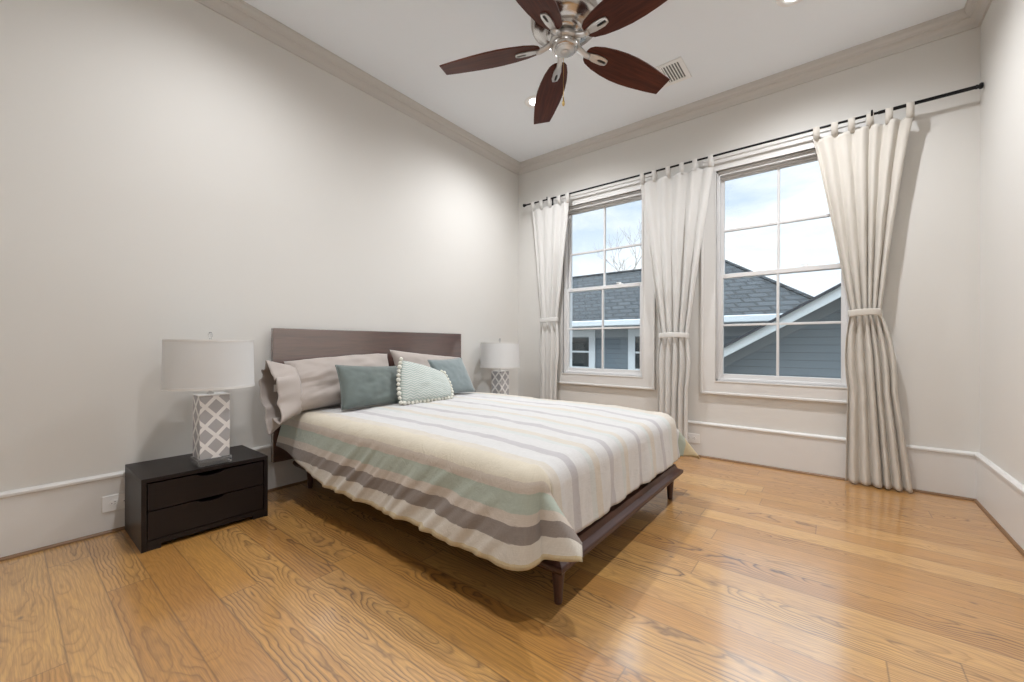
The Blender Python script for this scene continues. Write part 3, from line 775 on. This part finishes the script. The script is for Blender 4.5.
# ---- striped duvet
def duvet_mat():
    mt, g, b = newmat('striped_linen')
    uvn = g.new('ShaderNodeUVMap'); uvn.uv_map = 'UVMap'
    sp = g.new('ShaderNodeSeparateXYZ'); g.l.new(uvn.outputs[0], sp.inputs[0])
    U, V = sp.outputs[0], sp.outputs[1]
    V0, V1 = 0.70, 3.40
    slub = g.noise(g.comb(g.m('MULTIPLY', U, 22.0), g.m('MULTIPLY', V, 330.0), 0.0), 1.0, 2.0)
    slub2 = g.noise(g.comb(g.m('MULTIPLY', U, 330.0), g.m('MULTIPLY', V, 22.0), 4.0), 1.0, 2.0)
    jit = g.m('MULTIPLY', g.m('SUBTRACT', slub, 0.5), 0.010)
    f = g.m('DIVIDE', g.m('SUBTRACT', g.m('ADD', V, jit), V0), V1 - V0)
    ye = srgb(200, 184, 150); cr = srgb(208, 201, 190); tp = srgb(140, 130, 123); pk = srgb(198, 187, 175); mi = srgb(172, 180, 168); yc = srgb(211, 202, 184); wh = srgb(211, 210, 209); gy = srgb(189, 186, 188); pm = srgb(204, 207, 205)  # stripes on the bed top paler: bright light washed into their colours
    st = [(0.70, ye), (0.900, cr), (0.958, tp), (1.018, pk), (1.065, mi), (1.135, pk), (1.185, yc), (1.28, cr), (1.33, wh), (1.425, gy), (1.472, wh), (1.57, pm), (1.61, cr),
          (1.67, wh), (1.765, gy), (1.812, wh), (1.90, pm), (1.94, cr), (1.99, wh), (2.115, gy), (2.162, wh), (2.26, pm), (2.30, cr), (2.36, wh), (2.47, gy), (2.517, wh), (2.63, pm), (2.69, cr), (2.83, wh), (2.90, mi), (2.96, ye)]
    # two ramps (32 stops max each)
    stops = [((p - V0) / (V1 - V0), c) for p, c in st]
    col = g.ramp(f, stops, 'CONSTANT')
    wv = g.m('ADD', g.m('MULTIPLY', slub, 0.5), g.m('MULTIPLY', slub2, 0.5))
    col = g.mix(g.m('MULTIPLY', g.ramp(wv, [(0.40, (1,) * 3), (0.62, (0,) * 3)]), 0.22), col, (0.66, 0.64, 0.60), 'MULTIPLY')
    g.put(b.inputs['Base Color'], col)
    b.inputs['Roughness'].default_value = 0.92; b.inputs['Sheen Weight'].default_value = 0.15; b.inputs['Specular IOR Level'].default_value = 0.2
    g.put(b.inputs['Normal'], g.bump(g.m('ADD', g.m('MULTIPLY', wv, 0.10), g.noise(g.comb(g.m('MULTIPLY', U, 26.0), g.m('MULTIPLY', V, 17.0), 0.0), 1.0, 4.0, 0.6, 1.2)), 0.35, 0.008))
    return mt
M['duvet'] = duvet_mat()
DZ = 0.548; DR = 0.085
EXF = -0.880; EYL = 1.225; EYR = 2.835          # where the top starts to round over
XH = -2.915
def duvet_surface():
    LF = 0.340           # overhang cloth past the foot edge
    LR = 0.36
    def hem_left(x):     # hem climbs towards the head
        return lerp(0.280, 0.400, sstep(-2.95, -2.10, x))
    def profile(s, flare):
        """arc length past the rounding start -> (outward, down)"""
        q = DR * PI / 2
        if s <= q:
            a = s / DR; return DR * math.sin(a), DR * (1 - math.cos(a))
        t = s - q; return DR + t * flare, DR + t * math.sqrt(1 - flare * flare)
    # rounding starts DR inside the edge
    cxF = EXF - DR + 0.055; cyL = EYL + DR - 0.03; cyR = EYR - DR + 0.03
    def P(u, v):
        # cloth coordinates in metres
        v = 0.5 + (v - 0.5)
        x = lerp(XH, cxF + LF + 0.0, u)
        a = max(0.0, x - cxF)
        xt = min(x, cxF)
        Ll = hem_left(xt); Lr = LR
        y = lerp(cyL - Ll, cyR + Lr, v)
        bl = max(0.0, cyL - y); br = max(0.0, y - cyR)
        b_ = bl or br; sg = -1 if bl > 0 else 1
        yt = min(max(y, cyL), cyR)
        crown = 0.020 * (1 - ((yt - 2.03) / 0.80) ** 2) * sstep(-0.80, -1.5, xt) - 0.012 * sstep(-1.3, -0.9, xt)
        wr = 0.010 * mnoise.noise(Vector((x * 2.1, y * 2.6, 1.0))) + 0.0055 * mnoise.noise(Vector((x * 7, y * 9, 5.0))) + 0.0024 * mnoise.noise(Vector((x * 19, y * 23, 9.0)))
        z = DZ + crown
        uvv = y
        if a <= 0 and b_ <= 0:
            return Vector((x, y, z + wr)), (x, uvv)
        if a > 0 and b_ <= 0:
            o, dn = profile(a, 0.10)
            k = sstep(0.05, 0.30, a)
            o += k * (0.018 * mnoise.noise(Vector((y * 6.5 + a * 1.5, a * 1.2, 2.0))) + 0.010 * mnoise.noise(Vector((y * 16 + a * 4, a * 2, 3.0))))
            dn += k * 0.010 * mnoise.noise(Vector((y * 2.2, 0.5, 8.0)))
            return Vector((cxF + o + wr * .4, y, z - dn + wr * (1 - k))), (x, uvv)
        if b_ > 0 and a <= 0:
            o, dn = profile(b_, 0.22 if sg < 0 else 0.12)
            k = sstep(0.05, 0.34, b_)
            dg = x * 1.0 + b_ * 0.9
            rid = abs(mnoise.noise(Vector((dg * 7.0, b_ * 1.5, 4.0))))
            fine = sstep(-2.6, -1.9, x) * sstep(-0.8, -1.3, x)
            o += k * (0.020 * mnoise.noise(Vector((dg * 3.2, b_ * 1.0, 2.5))) - 0.034 * (rid ** 0.6) * fine + 0.008)
            o += k * fine * 0.014 * mnoise.noise(Vector((dg * 24, b_ * 3, 6.0)))
            dn += k * (0.016 * mnoise.noise(Vector((x * 2.0, 3.5, 2.0))) + 0.010 * mnoise.noise(Vector((x * 6.0, 1.5, 2.0))))
            # cloth swings out over the nightstand side near the head
            return Vector((x, yt + sg * o, z - dn + wr * (1 - k))), (x, uvv)
        # corner: cone of cloth with an outward tip
        th = math.atan2(b_, a); r0 = math.hypot(a, b_)
        tip = math.exp(-((th - PI * 0.25) / 0.30) ** 2)
        ph = PI / 2 * (th / (PI / 2)) ** (2.6 if sg < 0 else 1.6)
        r = r0 * (1 - (0.26 if sg < 0 else 0.20) * math.sin(2 * th) ** 1.5)
        fl = lerp(0.10, 0.22 if sg < 0 else 0.12, th / (PI / 2)) + (0.66 if sg < 0 else 0.5) * tip
        o, dn = profile(r, min(0.78, fl))
        k = sstep(0.05, 0.30, r)
        o += k * (0.008 * mnoise.noise(Vector((th * 4, r * 3, 7.0)))) - k * (0.045 * math.exp(-((th - 1.08) / 0.14) ** 2) + 0.02 * math.exp(-((th - 0.45) / 0.12) ** 2))
        # blend wrinkle terms to zero at both borders to stay continuous
        e0 = max(0.0, 1 - th / 0.25); e1 = max(0.0, 1 - (PI / 2 - th) / 0.25)
        yy = yt; 
        if e0 > 0:
            o += e0 * k * (0.018 * mnoise.noise(Vector((yy * 6.5 + a * 1.5, a * 1.2, 2.0))) + 0.010 * mnoise.noise(Vector((yy * 16 + a * 4, a * 2, 3.0))))
            dn += e0 * k * 0.010 * mnoise.noise(Vector((yy * 2.2, 0.5, 8.0)))
        if e1 > 0:
            xx = cxF; dg = xx + b_ * 0.9
            o += e1 * k * (0.020 * mnoise.noise(Vector((dg * 3.2, b_ * 1.0, 2.5))) + 0.008)
            dn += e1 * k * (0.022 * mnoise.noise(Vector((xx * 2.0, 3.5, 2.0))) + 0.010 * mnoise.noise(Vector((xx * 6.0, 1.5, 2.0))))
        return Vector((cxF + o * math.cos(ph), yt + sg * o * math.sin(ph), z - dn)), (x, uvv)
    nu, nv = 190, 170
    bm = bmesh.new(); uvl = bm.loops.layers.uv.new('UVMap')
    vs = []; uvs = []
    for i in range(nu + 1):
        rv, ru = [], []
        for j in range(nv + 1):
            p, q = P(i / nu, j / nv); rv.append(bm.verts.new(p)); ru.append(q)
        vs.append(rv); uvs.append(ru)
    for i in range(nu):
        for j in range(nv):
            f = bm.faces.new((vs[i][j], vs[i + 1][j], vs[i + 1][j + 1], vs[i][j + 1]))
            for lp, (a, b_) in zip(f.loops, ((i, j), (i + 1, j), (i + 1, j + 1), (i, j + 1))): lp[uvl].uv = uvs[a][b_]
    return bm
dv = obj('duvet', duvet_surface(), M['duvet'], smooth=True)
setp(dv, 'striped linen duvet in cream, taupe and mint draped over the bed', 'duvet')
solidify(dv, 0.012, 0.0)

# ---- pillows: quilted patch between four corners
def pillow_bm(tl, tr, bl, br, thick, seed, n=28, pinch=0.10, wr=0.008, sag=0.0, edge=0.30):
    tl, tr, bl, br = map(Vector, (tl, tr, bl, br))
    nrm = ((tr - tl).cross(bl - tl)).normalized()
    if nrm.x < 0: nrm = -nrm
    C = (tl + tr + bl + br) / 4
    bm = bmesh.new(); uvl = bm.loops.layers.uv.new('UVMap')
    sides = []
    for sgn in (1, -1):
        vs = []
        for i in range(n + 1):
            row = []
            for j in range(n + 1):
                u, v = i / n, j / n
                a, b_ = 2 * u - 1, 2 * v - 1
                # edges bow in between the corners
                aa = a * (1 - pinch * (1 - b_ * b_) * abs(a) ** 2 * 0.6); bb = b_ * (1 - pinch * (1 - a * a) * abs(b_) ** 2 * 0.6)
                uu, vv_ = (aa + 1) / 2, (bb + 1) / 2
                p = tl.lerp(tr, uu).lerp(bl.lerp(br, uu), vv_)
                h = (max(0, 1 - a ** 2) * max(0, 1 - b_ ** 2)) ** edge
                t = thick / 2 * h
                w_ = wr * h * (mnoise.noise(Vector((u * 4 + seed, v * 4, 1.0 * sgn))) + 0.5 * mnoise.noise(Vector((u * 11 + seed, v * 9, 2.0))))
                # creases running out of the corners
                cr = sum(math.exp(-((math.hypot(u - cu, v - cv)) / 0.35) ** 2) * mnoise.noise(Vector((math.atan2(v - cv, u - cu) * 7, seed + cu * 3 + cv * 5, 0))) for cu, cv in ((0, 0), (1, 0), (0, 1), (1, 1)))
                w_ += wr * 0.9 * cr * h
                dgn = (u * 0.8 + v) * 9 + mnoise.noise(Vector((u * 3, v * 3, seed))) * 1.6
                w_ += wr * 0.38 * (1 - abs(mnoise.noise(Vector((dgn * 0.8, u * 1.2, seed + 4)))) * 2.2) * h
                p = p + nrm * sgn * (t + w_) - Vector((0, 0, sag * (1 - a * a) * (1 - v)))
                if sgn < 0 and (i in (0, n) or j in (0, n)): row.append(sides[0][i][j])
                else: row.append(bm.verts.new(p))
            vs.append(row)
        sides.append(vs)
        for i in range(n):
            for j in range(n):
                q = [(i, j), (i + 1, j), (i + 1, j + 1), (i, j + 1)]
                if sgn < 0: q = q[::-1]
                f = bm.faces.new([vs[a][b_] for a, b_ in q])
                for lp, (a, b_) in zip(f.loops, q): lp[uvl].uv = (a / n, b_ / n)
    rim = [sides[0][i][0].co.copy() for i in range(n + 1)] + [sides[0][n][j].co.copy() for j in range(1, n + 1)] + [sides[0][i][n].co.copy() for i in range(n - 1, -1, -1)] + [sides[0][0][j].co.copy() for j in range(n - 1, 0, -1)]
    return bm, rim, nrm

# taupe pillows against the headboard
p1 = thing('bed_pillow', 'taupe bed pillow nearest the left lamp, open pillowcase end towards it', 'pillow', (0, 0, 0), 0, 'taupe bed pillows')
bm, rim, nr = pillow_bm((-2.85, 1.17, 0.885), (-2.865, 1.975, 0.925), (-2.70, 1.14, 0.560), (-2.70, 1.95, 0.592), 0.190, 2.0, sag=-0.012, wr=0.026, edge=0.36)
obj('pillow_body', bm, M['sham'], p1, smooth=True)
def case_end():
    # flared, crumpled open end of the pillowcase
    cen = Vector((-2.775, 1.185, 0.695)); d = Vector((0.30, -1, -0.16)).normalized()
    up = Vector((-0.36, -0.0, 0.93)).normalized(); fw = up.cross(d).normalized()
    def P(u, v):
        a = 2 * PI * u
        k = v
        hh = lerp(0.165, 0.190, k); ww = lerp(0.078, 0.082, k)
        p = cen + d * (lerp(-0.02, 0.150, k) + k * 0.030 * mnoise.noise(Vector((math.cos(a) * 2.2, math.sin(a) * 2.2, 3.0))))
        c, s = math.cos(a), math.sin(a)
        rr = 1 + k * (0.34 * mnoise.noise(Vector((c * 2.9, s * 2.9, 1.7))) + 0.15 * math.sin(5 * a + 1.0) + 0.06 * math.sin(11 * a))
        return p + up * (hh * math.copysign(abs(c) ** .9, c) * rr) + fw * (ww * math.copysign(abs(s) ** .8, s) * rr)
    return grid(P, 72, 12, closed_u=True)
ce = obj('pillowcase_end', case_end(), M['sham'], p1, smooth=True); solidify(ce, 0.004, 0.0)
bm, _, _ = pillow_bm((-2.82, 1.12, 0.83), (-2.82, 1.28, 0.83), (-2.73, 1.12, 0.59), (-2.73, 1.28, 0.59), 0.10, 5.0, n=12)
setp(obj('inner_pillow', bm, M['sham_dark'], p1, smooth=True), 'darker grey inner pillow')
setp(obj('care_tag', boxes((-2.762, -2.760, 1.075, 1.105, 0.70, 0.745)), M['white'], p1), 'small white tag')

p2 = thing('bed_pillow', 'taupe bed pillow against the window end of the headboard, behind the pompom cushion', 'pillow', (0, 0, 0), 0, 'taupe bed pillows')
bm, _, _ = pillow_bm((-2.835, 1.975, 0.958), (-2.865, 2.80, 0.875), (-2.72, 1.99, 0.585), (-2.72, 2.79, 0.580), 0.150, 8.0, sag=-0.002, wr=0.018, edge=0.38)
obj('pillow_body', bm, M['sham'], p2, smooth=True)

c1 = thing('throw_pillow', 'dark sage velvet cushion leaning on the left taupe pillow', 'cushion', (0, 0, 0), 0, 'velvet cushions')
bm, rim, nr = pillow_bm((-2.60, 1.392, 0.862), (-2.60, 1.885, 0.835), (-2.47, 1.365, 0.580), (-2.47, 1.830, 0.578), 0.110, 13.0, wr=0.012, edge=0.40)
obj('cushion_body', bm, M['velvet'], c1, smooth=True)
obj('piping', tube(rim + [rim[0]], 0.0035, 6, closed_ends=False), M['velvet'], c1, smooth=True)
c2 = thing('throw_pillow', 'blue-grey velvet cushion behind the pompom cushion, nearest the far lamp', 'cushion', (0, 0, 0), 0, 'velvet cushions')
bm, rim, nr = pillow_bm((-2.640, 2.21, 0.872), (-2.660, 2.615, 0.880), (-2.530, 2.26, 0.580), (-2.530, 2.665, 0.577), 0.095, 17.0, wr=0.007, edge=0.40)
obj('cushion_body', bm, M['velvet_blue'], c2, smooth=True)
obj('piping', tube(rim + [rim[0]], 0.0035, 6, closed_ends=False), M['velvet_blue'], c2, smooth=True)

def chevron_mat():
    mt, g, b = newmat('mint_chevron')
    uvn = g.new('ShaderNodeUVMap'); uvn.uv_map = 'UVMap'
    sp = g.new('ShaderNodeSeparateXYZ'); g.l.new(uvn.outputs[0], sp.inputs[0])
    u, v = sp.outputs[0], sp.outputs[1]
    zig = g.m('MULTIPLY', g.m('ABSOLUTE', g.m('SUBTRACT', g.m('FRACT', g.m('MULTIPLY', u, 9.0)), 0.5)), 0.09)
    f = g.m('FRACT', g.m('MULTIPLY', g.m('ADD', v, zig), 17.0))
    nz = g.noise(g.comb(u, v, 0.0), 90.0, 2.0)
    f2 = g.ramp(g.m('ADD', f, g.m('MULTIPLY', g.m('SUBTRACT', nz, 0.5), 0.4)), [(0.30, (0,) * 3), (0.42, (1,) * 3), (0.80, (1,) * 3), (0.92, (0,) * 3)])
    g.put(b.inputs['Base Color'], g.mix(f2, (0.62, 0.64, 0.60), (0.40, 0.475, 0.445)))
    b.inputs['Roughness'].default_value = 0.95; b.inputs['Sheen Weight'].default_value = 0.2
    g.put(b.inputs['Normal'], g.bump(g.m('ADD', f2, nz), 0.4, 0.003))
    return mt
M['chevron'] = chevron_mat()
c3 = thing('throw_pillow', 'mint and ivory zigzag cushion edged with ivory pompoms', 'cushion')
bm, rim, nr = pillow_bm((-2.500, 1.852, 0.882), (-2.535, 2.285, 0.765), (-2.385, 1.765, 0.594), (-2.375, 2.225, 0.592), 0.120, 21.0, wr=0.008, edge=0.42, pinch=-0.16)
obj('cushion_body', bm, M['chevron'], c3, smooth=True)
# pompoms round the rim
def pompom_mesh():
    bm = bmesh.new(); bmesh.ops.create_icosphere(bm, subdivisions=3, radius=0.0145)
    for v_ in bm.verts: v_.co *= 1 + 0.16 * mnoise.noise(v_.co * 260) + 0.08 * mnoise.noise(v_.co * 600)
    return bm
per = [0.0]
cl_ = rim + [rim[0]]
for a, b_ in zip(cl_, cl_[1:]): per.append(per[-1] + (b_ - a).length)
npom = 46; first = None
cen = sum(rim, Vector()) / len(rim)
for k in range(npom):
    s = per[-1] * k / npom
    i = max(i for i in range(len(per)) if per[i] <= s + 1e-9); i = min(i, len(cl_) - 2)
    p = cl_[i].lerp(cl_[i + 1], (s - per[i]) / max(1e-6, per[i + 1] - per[i]))
    out = (p - cen); out -= nr * out.dot(nr); out.normalize()
    pos = p + out * 0.013
    pos.z = max(pos.z, 0.583)
    if 0.012 < s / per[-1] < 0.262: continue
    if first is None:
        first = obj('pompom', pompom_mesh(), M['pompom'], c3, smooth=True); o = first
    else:
        o = first.copy(); COL.objects.link(o); o.parent = c3
    o.location = pos; o.rotation_euler = (k * 1.3, k * 0.7, k * 2.1)
    o.scale = [(q,) * 3 for q in (1.0, 0.9, 1.1)][k % 3]

# ================================================================== NIGHTSTANDS + LAMPS
def make_nightstand(loc, label):
    r = thing('nightstand', label, 'nightstand', loc, 0, 'espresso two-drawer nightstands')
    # local: front faces +X; x from -0.415 (wall) to 0, y centred, width 0.553
    D, W, Hn = 0.405, 0.2765, 0.350
    bm = bmesh.new()
    box(bm, -D, 0.0, -W, W, Hn - 0.020, Hn, 0.0015)
    box(bm, -D, 0.0, -W, -W + 0.020, 0.0, Hn - 0.020, 0.0015); box(bm, -D, 0.0, W - 0.020, W, 0.0, Hn - 0.020, 0.0015)
    box(bm, -D, -D + 0.012, -W + .02, W - .02, 0.04, Hn - 0.02)
    box(bm, -D + .012, -0.01, -W + .02, W - .02, 0.045, 0.060)
    obj('carcass', bm, M['espresso'], r)
    # plinth with a cut-out between two feet
    poly = [(-W + .02, 0.0), (-W + .075, 0.0), (-W + .075, 0.022), (W - .075, 0.022), (W - .075, 0.0), (W - .02, 0.0), (W - .02, 0.046), (-W + .02, 0.046)]
    obj('plinth', prism(poly, 'X', -0.022, -0.004), M['espresso'], r)
    for z0, z1 in ((0.192, 0.322), (0.052, 0.186)):
        # drawer front with a shallow scooped finger pull
        n = 24; yw = W - 0.024
        topc = []
        for k in range(n + 1):
            yy = lerp(yw, -yw, k / n)
            dip = 0.016 * max(0, 1 - (yy / 0.058) ** 2) if abs(yy) < 0.058 else 0
            topc.append((yy, z1 - dip))
        # insert fine samples around the scoop
        topc = [(yw, z1)] + [(0.058 * math.cos(t), z1 - 0.015 * math.sin(t)) for t in [PI * k / 16 for k in range(17)]] + [(-yw, z1)]
        d_ = obj('drawer', prism([(-yw, z0), (yw, z0)] + topc, 'X', -0.022, -0.003), M['espresso'], r)
        obj('finger_pull', tube([(-0.001, 0.060 * math.cos(t), z1 - 0.0165 * math.sin(t)) for t in [PI * k / 16 for k in range(17)]], 0.0022, 6), M['espresso'], d_)
        obj('drawer_box', boxes((-0.36, -0.030, -yw + .01, yw - .01, z0 + .01, z1 - .03)), M['espresso'], d_)
    return r
NS1 = (-2.585, 0.700, 0)
make_nightstand(NS1, 'espresso two-drawer nightstand left of the bed below the near lamp')
ns2 = make_nightstand((-2.585, 3.270, 0), 'espresso two-drawer nightstand between the bed and window wall, under the far lamp')

def trellis_mat():
    mt, g, b = newmat('white_trellis_on_grey')
    v, x, y, z = g.coord()
    hh = g.m('ADD', y, g.m('MULTIPLY', x, 1.0))
    k = 1 / 0.098; kz = 1 / 0.106
    a1 = g.m('FRACT', g.m('ADD', g.m('ADD', g.m('MULTIPLY', hh, k), g.m('MULTIPLY', z, kz)), 10.3))
    a2 = g.m('FRACT', g.m('ADD', g.m('SUBTRACT', g.m('MULTIPLY', hh, k), g.m('MULTIPLY', z, kz)), 10.2))
    d1 = g.m('ABSOLUTE', g.m('SUBTRACT', a1, 0.5)); d2 = g.m('ABSOLUTE', g.m('SUBTRACT', a2, 0.5))
    dm = g.m('MINIMUM', d1, d2)
    f = g.ramp(dm, [(0.115, (1,) * 3), (0.13, (0,) * 3)])
    g.put(b.inputs['Base Color'], g.mix(f, (0.44, 0.435, 0.45), (0.86, 0.85, 0.84)))
    b.inputs['Roughness'].default_value = 0.25
    return mt
M['trellis'] = trellis_mat()
M['lamp_white'] = simple('lamp_white', (0.80, 0.79, 0.77), 0.3, var=0.02)
def make_lamp(loc, label):
    r = thing('table_lamp', label, 'lamp', loc, 0, 'trellis table lamps')
    bw, bd = 0.068, 0.064; yo = 0.006
    obj('base', boxes((-bd - .010, bd + .010, yo - bw - .010, yo + bw + .010, 0.0, 0.034), bevel=0.003), M['acrylic'], r)
    obj('body', boxes((-bd, bd, yo - bw, yo + bw, 0.034, 0.372), bevel=0.003), M['trellis'], r)
    obj('body_top', boxes((-bd - .001, bd + .001, yo - bw - .001, yo + bw + .001, 0.372, 0.376)), M['lamp_white'], r)
    obj('neck', lathe([(0, 0.376), (0.016, 0.376), (0.016, 0.384), (0.007, 0.388), (0.007, 0.43), (0.016, 0.432), (0.017, 0.48), (0.0, 0.48)], 24), M['nickel_matte'], r, smooth=True, autosmooth=40)
    z0, z1, r0, r1 = 0.414, 0.672, 0.206, 0.200
    sh = obj('lamp_shade', lathe([(r0 - .003, z0), (r0, z0), (lerp(r0, r1, .5), (z0 + z1) / 2), (r1, z1), (r1 - .003, z1), (lerp(r0, r1, .5) - .003, (z0 + z1) / 2), (r0 - .003, z0)], 72), M['shade'], r, smooth=True, autosmooth=50)
    for rr, zz in ((r0, z0 + .005), (r1, z1 - .005)):
        obj('shade_trim', lathe([(rr - .004, zz - .006), (rr + .0015, zz - .006), (rr + .0015, zz + .006), (rr - .004, zz + .006), (rr - .004, zz - .006)], 72), M['lamp_white'], sh, smooth=True, autosmooth=40)
    bm = bmesh.new()
    for k in range(3):
        a = 2 * PI * k / 3 + .4
        tube([(0.0, 0, z1 - .012), ((r1 - .003) * math.cos(a), (r1 - .003) * math.sin(a), z1 - .006)], 0.0018, 6, bm)
    tube([(0.0, 0.016, 0.47), (0, 0.045, 0.53), (0, 0.04, 0.62), (0, 0.0, z1 - .01), (0, -0.04, 0.62), (0, -0.045, 0.53), (0, -0.016, 0.47)], 0.002, 6, bm)
    obj('harp', bm, M['nickel_matte'], r)
    obj('bulb', lathe([(0, 0.48), (0.013, 0.482), (0.014, 0.50), (0.028, 0.53), (0.030, 0.55), (0.022, 0.575), (0, 0.585)], 24), M['lamp_white'], r, smooth=True)
    obj('finial', lathe([(0, z1 - .012), (0.006, z1 - .010), (0.005, z1 + .012), (0.010, z1 + .020), (0.011, z1 + .032), (0.006, z1 + .042), (0, z1 + .044)], 20), M['acrylic'], r, smooth=True)
    return r
make_lamp((-2.688, 0.723, 0.350), 'white drum-shade lamp with grey trellis base on the left nightstand')
make_lamp((-2.757, 3.277, 0.350), 'white drum-shade trellis lamp beyond the bed, nearest the room corner')
